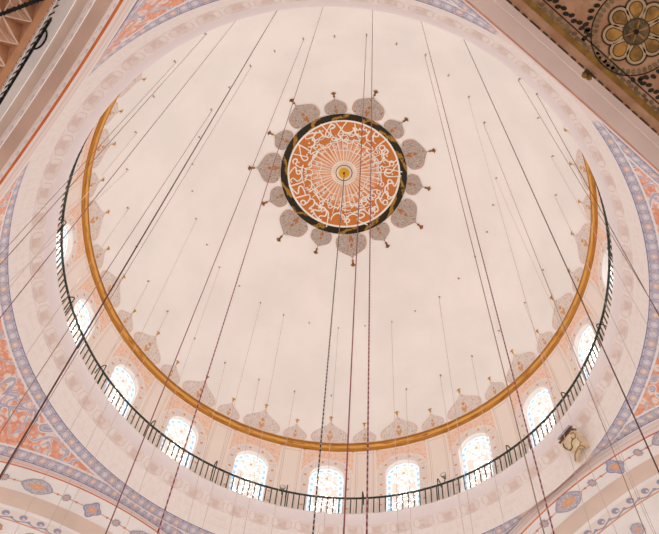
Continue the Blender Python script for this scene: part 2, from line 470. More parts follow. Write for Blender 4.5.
# stained glass: white cells, pale leading, a border of blue pieces
def glass_mat():
    m = Mat('stained_glass', .3); l, t = m.uv('UVMap'); x, y = m.uv('edge')
    e = m.voro(m.vec(x*1.0, y*.8), 1.05, 'DISTANCE_TO_EDGE', 0, .75)
    cellc = m.voro(m.vec(x*1.0, y*.8), 1.05, 'F1', 1, .75)
    lead = e.step(.22, .14)
    col = m.mix('#ffffff', '#eef4f4', .3)
    blue = t.within(.05, .26, .02)*((l/2.1).fract()).within(.10, .72, .03)
    border = t.step(.33, .30)
    col = m.mix(col, '#e8d9cf', lead)
    col = m.mix(col, '#f5efeb', border)
    col = m.mix(col, '#3fa9dc', blue)
    rd = ((x*x)+(y-4.0)*(y-4.0)).sqrt()
    zone = (((x*x)*.30)+(y-4.0)*(y-4.0)).sqrt()
    col = m.mix(col, '#f3e4da', zone.step(.85, .75))
    side = (((x.abs()-1.05)*(x.abs()-1.05))+(y-4.)*(y-4.)*.6).sqrt()
    col = m.mix(col, '#e08a70', side.within(.26, .40, .05)*(((x*7.).sin()).gt(.0)))
    col = m.mix(col, '#d8331c', rd.step(.46, .34))
    tinted = blue.mx(rd.step(.46, .34)).mx(side.within(.26, .40, .05)*(((x*7.).sin()).gt(.0)))
    solid = (lead*t.gt(.3)).mx(border*(blue*-1.+1.)).mx(zone.step(.85, .75))
    solid = solid*(tinted*-1.+1.)
    clear = (solid.mx(tinted))*-1.+1.
    m.t.links.new(col.s, m.b.inputs['Emission Color'])
    m.t.links.new((clear*GLASS_E + tinted*.66 + solid*.40).s, m.b.inputs['Emission Strength'])
    m.color(m.mix('#d9d2cc', col, .3))
    return m.m
GLASS_E = 5.0
M_glass = glass_mat()
for k in range(20):
    az = W0+18*k; fn = bay(az)
    vis = -112 < ((az+180) % 360)-180 < 115
    # pilaster strip between windows (part of the wall)
    mb = MB(); f2 = bay(az+9)
    mb.grid(lambda u, v: f2(-2.75+5.5*u, E0+(E1-E0)*v), 6, 14, 0, lambda u, v: (u, v), lambda u, v: (-2.75+5.5*u, E0+(E1-E0)*v))
    mb.build('pilaster_panel', M_pil, wall)
    w = empty('window_%d' % (k+1), sph(az, YS))
    tag(w, None, 'window', 'drum windows', 'structure')
    A = outline_arch(PANE, YS); B = outline_arch(BAND, YS); Rc = outline_rect(PANEL, 12.2)
    mb = MB(); loft(mb, Rc, B, fn, -.0, -.0, 3); mb.build('spandrel', M_span, w)
    mb = MB(); loft(mb, B, A, fn, -.03, -.03, 3); loft(mb, B, B, fn, 0., -.03, 1); mb.build('arch_band', M_band, w)
    mb = MB(); loft(mb, A, A, fn, -.03, .35, 2); mb.build('reveal', M_reveal, w)
    mb = MB(); Z = [(0, min(max(y, E0), YS)) for x, y in A]; loft(mb, A, Z, fn, .22, .22, 8); mb.build('glass', M_glass, w)
clock = {0: 'at the foot of the crown axis, behind the grey and dark red cables'}
# filler behind the joints so that no daylight leaks between the curved panels
mb = MB(); mb.grid(lambda u, v: sph(360*u, -16.5+30*v, RS+.5), 120, 6); o = mb.build('outer_skin', M_drum, wall)

# ================================================================== CORNICE (gallery edge, painted muqarnas)
corn = empty('trim_2', (0, 0, ZLIP)); tag(corn, 'broad cornice ring with painted honeycomb niches under the gallery', 'cornice', kind='structure')
def H(h): return EYE+h*S
m = Mat('fascia_banding', .8); uu, vv = m.uv('UVMap'); n = m.noise(m.vec(uu*60., vv), 2., 3)
c = m.mix('#ebe0df', '#e7dbda', vv.step(.25, .9)); c = m.mix(c, '#eee3df', n.step(.5, .7)*.4); m.color(c); M_fascia = m.m
mb = MB()
fp = [(1.035, 2.996), (1.0, 2.996), (.9995, 2.990), (1.004, 2.982), (1.012, 2.971), (1.021, 2.961), (1.0270, 2.9535)]
mb.grid(lambda u, v: polw(fp[round(v*6)][0]*S, 360*u, H(fp[round(v*6)][1])), 476, 6, 0)
mb.build('gallery_edge', M_fascia, corn)
NM = 68; AZM = -4.5
A_, B_ = (1.0253, 2.955), (1.0568, 2.916)      # radius, height of the niche zone
nx, ny = 14, 14
m = Mat('niche_paint', .85); x, y = m.uv('UVMap'); n = m.noise(m.vec(x, y), 3.3, 3, .6, .6)
xx = (x.fract()-.5)
d0 = (xx.abs()*.95).mx((y-.45).abs()*.80)                         # rounded square frame
hexd = (xx.abs()*1.0).mx((xx.abs()*.62+(y-.45).abs()*.62))
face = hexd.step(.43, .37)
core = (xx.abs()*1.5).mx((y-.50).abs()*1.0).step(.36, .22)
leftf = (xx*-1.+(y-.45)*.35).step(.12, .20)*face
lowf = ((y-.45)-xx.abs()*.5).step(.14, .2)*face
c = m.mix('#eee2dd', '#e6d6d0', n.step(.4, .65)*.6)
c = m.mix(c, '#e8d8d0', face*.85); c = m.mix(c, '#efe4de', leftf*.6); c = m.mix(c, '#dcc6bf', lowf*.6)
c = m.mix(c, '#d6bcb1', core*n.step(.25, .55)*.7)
c = m.mix(c, '#d3bdb6', ((hexd-.415).abs().step(.03, .01))*.6)
ln = ((y-.93).abs().step(.03, .01))*.6
c = m.mix(c, '#cdb6b0', ln*.55)
m.color(c); M_niche = m.m
def niche(u, v):
    """relief inwards(-)/outwards(+) metres; u across one niche, v from top to bottom"""
    x = abs(u-.5)*2
    d = 0.
    # scooped hexagonal hollow
    hx = max(x*.5, x*.31+abs(v-.45)*.62)
    q = min(1, max(0, (.38-hx)/.22)); d = .045*q*q*(3-2*q)
    return d
mb = MB(); cols = NM*nx
vs, us = [], []
nrmv = Vector((-(A_[1]-B_[1]), (B_[0]-A_[0]))).normalized()   # (dr, dz) outwards normal of the sloping face
for j in range(ny+1):
    v = j/ny; r = A_[0]+(B_[0]-A_[0])*v; h = A_[1]+(B_[1]-A_[1])*v
    for i in range(cols+1):
        uu_ = i/nx; az = AZM + (uu_-.5)*360/NM
        d = niche(uu_ % 1.0 if i % nx else 0., v)
        vs.append(polw(r*S, az, H(h)) + pol(d*.87, az, d*.5)); us.append((uu_, v))
fs = [(j*(cols+1)+i, j*(cols+1)+i+1, (j+1)*(cols+1)+i+1, (j+1)*(cols+1)+i) for j in range(ny) for i in range(cols)]
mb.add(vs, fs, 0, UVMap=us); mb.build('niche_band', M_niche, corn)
m = Mat('lower_cornice', .85); uu, vv = m.uv('UVMap'); n = m.noise(m.vec(uu*500., vv*4.), 1., 2)
brick = (((uu*204.+(vv*3.).floor()*.5).fract())-.5).abs().gt(.47).mx(((vv*3.).fract()).lt(.08))
c = m.mix('#efe4df', '#ebdfd9', n.step(.4, .7)); c = m.mix(c, '#dccbc4', brick*.22*n.step(.35, .55)); m.color(c); M_low = m.m
mb = MB(); lp = [(1.0565, 2.9185), (1.0585, 2.906), (1.0678, 2.875), (1.0695, 2.866), (1.083, 2.826), (1.0869, 2.8154)]
mb.grid(lambda u, v: polw(lp[round(v*5)][0]*S, 360*u, H(lp[round(v*5)][1])), 476, 5, 0); mb.build('lower_moulding', M_low, corn)
mb = MB(); mb.grid(lambda u, v: polw((1.0+.055*v)*S, 360*u, H(2.9965)), 120, 1); mb.build('gallery_floor', M_pale, corn)

# ================================================================== ARCHES, PENDENTIVES
TH = -32.93
AR = {'LL': (1.108, 1.2618, 1.4837, TH), 'LR': (1.1244, 1.2618, 1.5391, TH+90), 'UR': (1.0792, 1.2618, 1.4865, TH+180), 'UL': (1.09, 1.2618, 1.3223, TH+270)}
ORD = ['LL', 'LR', 'UR', 'UL']
def axes(k):
    t = R_(AR[k][3]); return Vector((math.sin(t), math.cos(t), 0)), Vector((math.cos(t), -math.sin(t), 0))
def arch_pt(k, psi, depth, rho):
    a, r, h, t = AR[k]; n, mm = axes(k)
    p = n*(a+depth)*S + mm*(rho*math.sin(R_(psi)))*S; p.z = H(h + rho*math.cos(R_(psi))); return p
AWS = {'LL': .05, 'LR': .05, 'UR': .045, 'UL': .05}     # face width of the archivolts
LEAN = {'LL': -.022, 'LR': .008, 'UR': .009, 'UL': .023}
HID = {'LL': 0., 'LR': 0., 'UR': .002, 'UL': .016}      # how far their upper edge leans into the room
m = Mat('archivolt_mouldings', .85); uu, vv = m.uv('UVMap')
c = m.mix('#ead8d0', '#dfc9c0', vv.within(.30, .42, .02)); c = m.mix(c, '#cdb3ab', (vv-.45).abs().step(.03, .01).mx((vv-.72).abs().step(.03, .01))*.7)
c = m.mix(c, '#f2e7e1', (vv-.93).abs().step(.06, .04)); m.color(c); M_arch = m.m
def lace_mat(name, ground, ink, line, rep):
    """crest of curled leaves along a strip; u in repeats, v 0..1 across"""
    m = Mat(name, .85); uu, vv = m.uv('UVMap'); f = (uu*rep).fract()-.5; g = (uu*rep*1.).floor()
    big = (((f+.08)*(f+.08))*7.+(vv-.36)*(vv-.36)*5.).sqrt()
    hole = (((f+.02)*(f+.02))*16.+(vv-.46)*(vv-.46)*14.).sqrt()
    sm = (((f-.34)*(f-.34))*12.+(vv-.62)*(vv-.62)*12.).sqrt()
    vine = (vv-.74-(uu*rep*6.283).sin()*.08).abs().step(.08, .03)
    k = big.step(.62, .5)*(hole.step(.38, .3)*-.8+1.); k = k.mx(sm.step(.42, .32)).mx(vine)
    c = m.mix(ground, ink, k*.85); c = m.mix(c, line, (vv-.93).abs().step(.06, .03)); return m.color(c).m
M_crest = lace_mat('blue_crest_border', '#eadad1', '#8e8aa8', '#d98f68', 1.)
M_lace = lace_mat('faint_lace_border', '#eedfd8', '#d8c5c4', '#e6d2ca', 1.)
arch_names = {'LL': 'wall_arch_southwest', 'LR': 'wall_arch_southeast', 'UR': 'wall_arch_northeast', 'UL': 'wall_arch_northwest'}
arch_obj = {}
for k in ORD:
    a, r, h, t = AR[k]
    o = empty({'LL': 'wall_front', 'LR': 'wall_right', 'UR': 'wall_back', 'UL': 'wall_left'}[k], arch_pt(k, 0, 0, r)); arch_obj[k] = o
    mx = math.degrees(math.asin(min(.999, a/r)))+3
    P = lambda d0, d1, p0, p1: (lambda u, v: arch_pt(k, -mx+2*mx*u, d0+(d1-d0)*v, p0+(p1-p0)*v))
    lw_ = .004 if k == 'UL' else .0015; ld_ = .007 if k == 'UL' else .0045
    AW = AWS[k]; mb = MB(); mb.grid(P(0, -LEAN[k], r+lw_, r+AW), 90, 6, 0, lambda u, v: (u*100, v)); mb.build('archivolt', M_arch, o)
    mb = MB(); mb.grid(P(-.001, .0, r, r+lw_), 90, 1); mb.grid(P(-.001, ld_, r, r), 90, 1); mb.build('orange_line', M_redpale if k == 'UR' else M_redline, o)
    def strip(name, d0, d1, mat, p0=r, p1=r, rep=1, dd=2):
        mb = MB(); mb.grid(P(d0, d1, p0, p1), 90, dd, 0, lambda u, v: (u*2*mx*math.pi/180*r/rep, v)); return mb.build(name, mat, o)
    if k in ('LL', 'LR'):
        D1 = .122 if k == 'LL' else .088
        strip('soffit', ld_, D1, M_pale, dd=3)
        strip('cove', D1, D1+.045, M_tan2, r, r-.034, dd=4)
        R0 = r-.034
        def semi(d0, d1, nm, mat, n, rep=1):
            mb = MB(); mb.grid(lambda u, v: arch_pt(k, -mx+2*mx*u, D1+.045+d0+(d1-d0)*v, math.sqrt(R0*R0-(d0+(d1-d0)*v)**2)), 90, n, 0,
                               lambda u, v: (u*2*mx*math.pi/180*R0/rep, v)); return mb.build(nm, mat, o)
        semi(0, .018, 'semidome_rim', M_pale, 2)
        semi(.018, .072, 'crest_border', M_crest, 2, .070)
        semi(.072, .9, 'semidome', M_pale, 16)
    elif k == 'UL':
        strip('lace_border', ld_, .022, M_lace, rep=.045)
        strip('soffit', .022, .061, M_tan, r, r+.006)
        strip('white_fillet', .061, .076, M_lace, r+.0, r, rep=.06)
        strip('outer_soffit', .076, .104, M_tan2, r+.004, r+.006)
        strip('white_soffit', .104, .40, M_pale, r, r, dd=4)
    else:
        strip('soffit', ld_, .050, M_pink, dd=2)
        strip('fillet', .050, .0515, M_pale, r, r-.002)
        strip('outer_soffit', .0515, .40, M_pink, r-.002, r+.002, dd=4)
tag(arch_obj['LL'], 'broad arch below the windows, with almond shaped medallions on its soffit', 'arch', kind='structure')
tag(arch_obj['LR'], 'broad arch beside the gilded carved corbel, with medallions on its soffit', 'arch', kind='structure')
tag(arch_obj['UR'], 'plain dusty pink arch beside the dark painted ceiling', 'arch', kind='structure')
tag(arch_obj['UL'], 'tan and white striped arch beside the black railing', 'arch', kind='structure')

# painted medallions along the soffits
def medal_mat(name, ground, ink, core):
    m = Mat(name, .85); x, y = m.uv('UVMap'); d = ((x*x)+(y*y)*1.3).sqrt(); n = m.noise(m.vec(x, y), 5., 3, .6, 1.)
    c = m.mix(ground, ink, n.step(.42, .58)); ex, ey = m.uv('edge')
    c = m.mix(c, core, d.step(.55, .42)*n.step(.3, .45)); c = m.mix(c, '#e9b48a', d.step(.16, .1)); c = m.mix(c, ink, ex.step(.84, .92)); return m.color(c).m
M_med1 = medal_mat('almond_medallion', '#d8cbcb', '#aaa3b0', '#e0a580')
M_med2 = medal_mat('lozenge_medallion', '#cbc4d0', '#9993ae', '#dea585')
M_chain = plain('orange_chain', '#d98a68')
def soffit_fig(k, psi, dep, lw, ww, shape, mat, name, parent):
    """closed painted figure; lw along the arch, ww across (units)"""
    r = AR[k][1]-.0012; mb = MB(); N = 32
    vs, u1, u2 = [arch_pt(k, psi, dep, r)], [(0, 0)], [(0, 0)]
    for ringk in (.5, 1.):
        for i in range(N):
            t = 2*math.pi*i/N; c_, s_ = math.cos(t), math.sin(t)
            if shape == 'almond': x = (abs(c_)**1.0)*math.copysign(1, c_); y = s_*abs(s_)**.35*(1-.25*abs(c_)**3); y *= 1+.05*math.cos(12*t)
            elif shape == 'quatre': q = .86+.14*math.cos(4*t); x, y = c_*q, s_*q
            else: q = .88+.12*math.cos(8*t); x, y = c_*q, s_*q
            x *= ringk; y *= ringk
            vs.append(arch_pt(k, psi+math.degrees(x*lw/2/r), dep+y*ww/2, r)); u1.append((x, y)); u2.append((ringk, 0))
    fs = [(0, 1+i, 1+(i+1) % N) for i in range(N)] + [(1+i, 1+N+i, 1+N+(i+1) % N, 1+(i+1) % N) for i in range(N)]
    mb.add(vs, fs, 0, UVMap=u1, edge=u2)
    return mb.build(name, mat, parent)
for k, dep, base in (('LL', .070, -7.97), ('LR', .040, 9.75)):
    o = arch_obj[k]
    for j in range(-3, 4):
        c0 = base + j*21.0
        if abs(c0) > 52: continue
        soffit_fig(k, c0, dep, .074, .088, 'quatre', M_med2, 'lozenge_medallion', o)
        if abs(c0-10.4) < 55:
            soffit_fig(k, c0-10.4, dep, .128, .078, 'almond', M_med1, 'almond_medallion', o)
        for d in (-5.0, 4.8): soffit_fig(k, c0+d, dep, .036, .040, 'round', M_med2, 'rosette', o)
        for d in (-3.05, -6.6, 3.0, 6.5): soffit_fig(k, c0+d, dep, .011, .011, 'round', M_chain, 'chain_bead', o)
    r = AR[k][1]-.0008; mb = MB(); mb.grid(lambda u, v: arch_pt(k, -50+100*u, dep-.0015+.003*v, r), 90, 1); mb.build('chain_line', M_chain, o)
# rosettes on the semidome
for k, psis in (('LL', (-20.5, -14, -7)), ('LR', (4.0, 16.5))):
    D1 = (.122 if k == 'LL' else .088)+.045; R0 = AR[k][1]-.034
    for psi in psis:
        mb = MB(); N = 24; dd = .150 if k == 'LR' else .118
        def sp_(x, y): q = dd+y; return arch_pt(k, psi+math.degrees(x/R0), D1+q, math.sqrt(R0*R0-q*q)-.002)
        vs, u1, u2 = [sp_(0, 0)], [(0, 0)], [(0, 0)]
        for q in (.5, 1.):
            for i in range(N):
                t = 2*math.pi*i/N; rr_ = .028*q*(.93+.07*math.cos(8*t)); vs.append(sp_(rr_*math.cos(t), rr_*math.sin(t))); u1.append((q*math.cos(t), q*math.sin(t))); u2.append((q, 0))
        fs = [(0, 1+i, 1+(i+1) % N) for i in range(N)] + [(1+i, 1+N+i, 1+N+(i+1) % N, 1+(i+1) % N) for i in range(N)]
        mb.add(vs, fs, 0, UVMap=u1, edge=u2); mb.build('rosette', M_med1 if k == 'LR' else medal_mat('orange_rosette', '#d9ab8c', '#c08a68', '#e0a37a'), arch_obj[k])

# pendentive surface paint: two lavender bands and an orange field of arabesques
m = Mat('pendentive_paint', .85)
ru, rd = m.uv('UVMap'); au, ad = m.uv('edge')          # along / away from the ring edge, along / away from the arch edge (units)
BW = .043
def band(u, d):
    q = (u/.036); f = q.fract()-.5; idx = q.floor()
    rad = ((f*.036)*(f*.036)+(d-BW*.5)*(d-BW*.5)).sqrt()
    orange = (idx.mod(3.)).lt(.5)
    n = m.noise(m.vec(u, d), 90., 2)
    g = m.mix('#bdb6c3', '#d0c9d1', n.step(.35, .65))
    tri = ((f.abs()-.5)*.036*((f.abs()-.5)*.036)+((d-BW*.5).abs()-BW*.36)*((d-BW*.5).abs()-BW*.36)).sqrt()
    g = m.mix(g, '#9a95b0', tri.step(.008, .004)*.7)
    disc = m.mix('#d6ced4', '#e1c3b6', orange)
    disc = m.mix(disc, '#eadfdc', rad.step(.006, .003))
    g = m.mix(g, disc, rad.step(.0135, .0115)); g = m.mix(g, '#9994ae', (rad-.0135).abs().step(.0022, .0008)*.6)
    g = m.mix(g, '#7f7a9c', d.step(.0035, .002)); g = m.mix(g, '#efe6e4', (d-BW+.002).abs().step(.003, .0015)); return g
vec = m.obj()
v1 = m.voro(vec, 2.5, 'F1'); v2 = m.voro(vec, 5.5, 'F1'); n1 = m.noise(vec, .95, 1, .4, .8); nn = m.noise(vec, 6.5, 2, .5, .5)
fld = m.mix('#e79a7c', '#edb197', nn.step(.35, .65))
fld = m.mix(fld, '#efcdbf', v2.step(.36, .26)*.75)
fld = m.mix(fld, '#f0ddd5', v1.step(.42, .34)*.9); fld = m.mix(fld, '#dd9a85', v1.step(.12, .07)*.8)
vine = (n1-.5).abs()
fld = m.mix(fld, '#efe3df', vine.step(.042, .034)); fld = m.mix(fld, '#b5adbf', vine.step(.028, .022)); fld = m.mix(fld, '#d0c8d2', vine.step(.010, .005))
n3 = (m.noise(vec, 1.6, 1, .4, .5)-.42).abs(); fld = m.mix(fld, '#c3b8c6', n3.step(.02, .012)*.9)
edge_line = ((rd-BW).mn(ad-BW)); fld = m.mix(fld, '#f2e9e6', edge_line.step(.004, .002))
rb = band(ru, rd); ab = band(au, ad)
c = m.mix(fld, ab, ad.lt(BW)); c = m.mix(c, rb, rd.lt(BW))
c = m.mix('#ead8d2', c, (rd+ad).step(.039, .043))
m.color(c); M_pend = m.m
for q in range(4):
    k0, k1 = ORD[q], ORD[(q+1) % 4]
    t0 = AR[k0][3]
    mb = MB(); NP, NT = 72, 16
    vs, u1, u2 = [], [], []
    for i in range(NP+1):
        phi = 90*i/NP; az = t0+phi
        A0 = polw(1.0869*S, az, H(2.8154))
        k, off = (k0, phi) if phi <= 45 else (k1, phi-90)
        a, r, h, _ = AR[k]; ro = r+AWS[k]
        # corner height shared by the two arches
        a2, r2, h2, _ = AR[k1 if k == k0 else k0]
        lat = a*math.tan(R_(off)); z = h+math.sqrt(ro*ro-lat*lat)
        if abs(off) > 25:
            zc = .5*sum(AR[q_][2]+math.sqrt((AR[q_][1]+AWS[q_])**2-AR[q_][0]**2) for q_ in (k0, k1))
            zo = h+math.sqrt(ro*ro-a*a); w_ = (abs(off)-25)/20; z += (zc-zo)*w_*w_
        n_, m_ = axes(k); B0 = n_*(a-LEAN[k])*S + m_*lat*S; B0.z = H(z)
        L = (B0-A0).length/S
        # distance (not radial) to the arch edge
        slope = math.cos(R_(min(abs(off)*1.0, 50)))
        for j in range(NT+1):
            t = j/NT; Pn = A0.lerp(B0, t)
            out = Vector((Pn.x, Pn.y, 0)).normalized()
            Pn = Pn + (out*.7+Vector((0, 0, .7)))*(.13*L*S*math.sin(math.pi*t)*min(1, L*3))
            vs.append(Pn); u1.append((R_(phi)*1.0872, t*L)); u2.append((a*R_(off)*1.15+.5, (1-t)*L*slope-HID[k]))
    fs = [(i*(NT+1)+j, (i+1)*(NT+1)+j, (i+1)*(NT+1)+j+1, i*(NT+1)+j+1) for i in range(NP) for j in range(NT)]
    mb.add(vs, fs, 0, UVMap=u1, edge=u2)
    o = mb.build({0: 'wall_pendentive_front', 1: 'wall_pendentive_right', 2: 'wall_pendentive_back', 3: 'wall_pendentive_left'}[q], M_pend)
    tag(o, ['triangular painted vault corner meeting the two medallion arches', 'triangular orange painted vault corner beside the dusty pink arch and carved corbel', 'triangular painted vault corner between the tan striped and dusty pink arches', 'triangular orange painted vault corner beside the tan striped arch'][q], 'pendentive', kind='structure')

# ================================================================== GALLERY RAILING
rail = empty('gallery_railing', (0, 0, ZLIP)); tag(rail, 'dark iron railing running round the gallery under the windows', 'railing')
RR, RH = 1.012*S, 1.20
mb = MB(); mb.tube([polw(RR, 360*i/180, ZLIP+RH) for i in range(181)], .052, 6, cap=False); mb.build('top_rail', M_iron, rail)
NB = 266
order = sorted(range(NB), key=lambda i: abs(((360*i/NB+180) % 360)-180))
rest = MB()
def baluster(mb, az):
    p = polw(RR, az, ZLIP+.0); q = polw(RR, az, ZLIP+RH)
    mb.tube([p, p.lerp(q, .5), q], [.029, .029, .029], 5)
for j, i in enumerate(order):
    az = 360*i/NB
    if j < 100:
        mb = MB(); baluster(mb, az); mb.build('baluster', M_iron, rail)
    else: baluster(rest, az)
o = rest.build('baluster', M_iron, rail); o['kind'] = 'stuff'
for k in range(20):                            # bent stays tying the rail back to the piers
    az = W0+9+18*k
    if not -110 < ((az+180) % 360)-180 < 112: continue
    RR = 1.012*S*wob(az, 0); pts = [pol(RR, az, ZLIP+.1), pol(RR, az, ZLIP+RH), pol(RR, az, ZLIP+RH+.42)]
    for t in range(1, 9):
        q = math.pi*.8*t/8
        pts.append(pol(RR+.24-.24*math.cos(q), az, ZLIP+RH+.42+.22*math.sin(q)))
    pts.append(pol(RR+.5, az, ZLIP+RH+.2))
    mb = MB(); mb.tube(pts, .026, 6); mb.build('wall_stay', M_iron, rail)
RR = 1.012*S
M_lampbody = plain('lamp_grey', '#8f8275', .5, .3)
M_lampglass = plain('lamp_glass', '#d8cfc4', .2)
for az, lab in ((-5.6, 'small spotlight on the railing, left of the black and white beaded cable'),
                (33.4, 'small spotlight on the railing, to the right of the red beaded cable')):
    L = pol(RR+.06, az, ZLIP+RH+.34); inn = Vector((-L.x, -L.y, 0)).normalized()
    root = empty('spotlight', L)
    mb = MB(); mb.tube([L-inn*.12, L+inn*.02, L+inn*.14, L+inn*.16], [.05, .10, .15, .15], 12); mb.build('lamp_housing', M_lampbody, root)
    mb = MB(); mb.tube([L+inn*.155, L+inn*.175], [.13, .12], 12); mb.build('lens', M_lampglass, root)
    mb = MB(); mb.tube([L-Vector((0, 0, .36)), L-inn*.05], .02, 5); mb.build('bracket', M_iron, root)
    tag(root, lab, 'spotlight', 'spotlights on the gallery railing')

# ================================================================== CARVED CORBEL ON THE CORNICE
pc = on_plane(571, 446, H(2.885))
azc = azdeg(pc); rad_ = pol(1, azc, 0); tan_ = pol(1, azc+90, 0)
dn = (rad_*(B_[0]-A_[0]) + Vector((0, 0, B_[1]-A_[1]))).normalized(); nin = tan_.cross(dn).normalized()
if nin.z > 0: nin = -nin
pr = pol(1.0378*S, azc, H(2.9025)) + nin*.34      # front plane of the corbel
def on_corbel(x, y):
    D = ray(x, y); t = (pr-CAM).dot(nin)/D.dot(nin); return CAM + D*t
cz = lambda a, c: (545+a*.0936, 420+c*.0936)
M_corb = Mat('gilded_carving', .6); n = M_corb.noise(M_corb.obj(), 3.5, 3, .6); M_corb.color(M_corb.mix('#d8bd96', '#ead6bc', n.step(.35, .65))).bump(n, .4, .03); M_corb = M_corb.m
M_corbd = plain('dark_walnut_edge', '#7a4a22', .6, 0, .15, 4); M_corbline = plain('gilded_scroll', '#a9803f', .5, .1, .1, 5)
corb = empty('carved_corbel', pr); tag(corb, 'gilded carved corbel with scrolls hanging on the cornice below the railing', 'corbel')
def slab(name, pxs, d0, d1, mat):
    P = [on_corbel(*cz(*q)) for q in pxs]; n_ = len(P); c_ = sum(P, Vector())/n_
    mb = MB(); vs = [p - nin*d0 for p in P] + [p - nin*d1 for p in P] + [c_ - nin*(d0-.06), c_ - nin*d1]
    fs = [(i, (i+1) % n_, 2*n_) for i in range(n_)] + [(n_+(i+1) % n_, n_+i, 2*n_+1) for i in range(n_)] + [(i, n_+i, n_+(i+1) % n_, (i+1) % n_) for i in range(n_)]
    mb.add(vs, fs); return mb.build(name, mat, corb, smooth=False)
slab('body', [(265, 110), (320, 120), (355, 170), (400, 235), (436, 296), (395, 285), (350, 305), (325, 345), (285, 352), (235, 335), (190, 300), (165, 245), (215, 180)], .02, .42, M_corb)
slab('top_plate', [(272, 88), (284, 104), (162, 254), (146, 244)], -.03, .42, M_corbd)
slab('pendant_leaf', [(340, 310), (358, 318), (340, 380), (345, 440), (325, 456), (315, 440), (318, 390)], .02, .26, M_corb)
for pts in ([(195, 250), (205, 285), (235, 310), (275, 325), (295, 290), (285, 240), (300, 200)], [(270, 150), (300, 130), (325, 150), (330, 185), (305, 205), (280, 185)], [(430, 290), (395, 270), (360, 290), (335, 330), (322, 385), (328, 440)], [(375, 270), (385, 240), (350, 190)]):
    mb = MB(); P = [on_corbel(*cz(*q)) + nin*.03 for q in pts]
    D = []
    for i in range(len(P)-1):
        for t in (0, .33, .66): D.append(P[i].lerp(P[i+1], t))
    D.append(P[-1]); mb.tube(D, .022, 6); mb.build('scroll', M_corbline if len(pts) != 7 else M_corbd, corb)
# grey plank standing in for the shadow gap beside the plate
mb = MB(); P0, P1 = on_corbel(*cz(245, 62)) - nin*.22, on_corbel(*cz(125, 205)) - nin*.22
ax = (P1-P0).normalized(); mb.box((P0+P1)/2, (ax, nin, ax.cross(nin)), ((P1-P0).length/2, .14, .04)); mb.build('shadow_gap_strip', plain('grey_strip', '#a9a0a6'), corb, smooth=False)

# ================================================================== GALLERY BESIDE THE TAN ARCH (black railing, folded soffit)
zg = H(2.40)
Ea, Eb = on_plane(53, 0, zg), on_plane(0, 87.5, zg)
sd = (Eb-Ea).normalized(); wd = Vector((-sd.y, sd.x, 0))
if wd.dot(Vector((Ea.x, Ea.y, 0))) < 0: wd = -wd
Lg = (Eb-Ea).length
G = lambda s, w, z=0.: Ea + sd*s + wd*w + Vector((0, 0, z))
gal = empty('ceiling_gallery', G(Lg/2, 0)); tag(gal, 'brown folded gallery soffit with lozenge ridges behind the black railing', 'gallery soffit', kind='structure')
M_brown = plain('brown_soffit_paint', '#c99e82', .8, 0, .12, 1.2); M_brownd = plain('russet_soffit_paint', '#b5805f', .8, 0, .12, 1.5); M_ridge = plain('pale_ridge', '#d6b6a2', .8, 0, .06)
mb = MB(); mb.box(G(Lg/2, .09, .10), (sd, wd, Vector((0, 0, 1))), (5.5, .09, .10)); mb.build('edge_beam', plain('brown_edge', '#b4805c', .8), gal, smooth=False)
cell, wid = .80, .78
fm, rm = MB(), MB()
def ridge(p, q, w=.016):
    d = (q-p).normalized(); rm.box((p+q)/2 - Vector((0, 0, .015)), (d, Vector((0, 0, 1)), d.cross(Vector((0, 0, 1)))), ((q-p).length/2, .03, w))
for row in range(5):
    w0, w1 = .18+row*wid, .18+(row+1)*wid
    for j in range(-5, 8):
        s0 = j*cell + row*.42*cell + .1
        P0, P1, P2, P3 = G(s0, w0, .02), G(s0+cell, w0, .02), G(s0+cell*.45, w1, .02), G(s0+cell*1.45, w1, .02)
        cA = (P0+P1+P2)/3 + Vector((0, 0, .30))
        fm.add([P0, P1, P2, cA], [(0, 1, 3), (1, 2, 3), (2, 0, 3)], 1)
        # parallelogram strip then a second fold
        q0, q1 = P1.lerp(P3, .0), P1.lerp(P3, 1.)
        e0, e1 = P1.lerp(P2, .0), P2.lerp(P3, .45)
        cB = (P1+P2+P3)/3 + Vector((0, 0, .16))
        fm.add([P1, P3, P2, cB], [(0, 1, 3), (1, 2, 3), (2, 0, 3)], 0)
        ridge(P0, P2); ridge(P1, P2); ridge(P2, P3, .014); ridge(P1.lerp(P3, .1), cB, .009)
        mid = P1.lerp(P3, .5); ridge(P2.lerp(P3, .42), P1.lerp(P3, .3), .009)
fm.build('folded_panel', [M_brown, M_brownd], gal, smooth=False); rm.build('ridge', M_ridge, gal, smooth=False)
mb = MB(); mb.box(G(Lg/2, 2.2, .55), (sd, wd, Vector((0, 0, 1))), (5.5, 2.2, .05)); mb.build('gallery_slab', M_pale, gal, smooth=False)
gr = empty('balcony_railing', G(Lg/2, .3, .2)); tag(gr, 'black iron railing with a looped stay beside the tan striped arch', 'railing')
RW, RZ = .06, 1.55
mb = MB(); mb.tube([G(-3.5+ (Lg+6)*i/30, RW, RZ) for i in range(31)], .05, 6); mb.build('top_rail', M_iron_dark, gr)
for i in range(-10, 22):
    s = i*.27
    mb = MB(); mb.tube([G(s, RW, .19), G(s-.05, RW, RZ)], .024, 5); mb.build('baluster', M_iron_dark, gr)
Ls = (on_plane(40, 40, zg+RZ)-G(0, RW, RZ)).dot(sd)
pts = []
for t in range(13):
    q = math.pi*t/12; pts.append(G(Ls-.36*math.cos(q), RW-.16*math.sin(q), RZ+.10*math.sin(q)))
mb = MB(); mb.tube(pts, .03, 6); mb.build('looped_stay', M_iron_dark, gr)
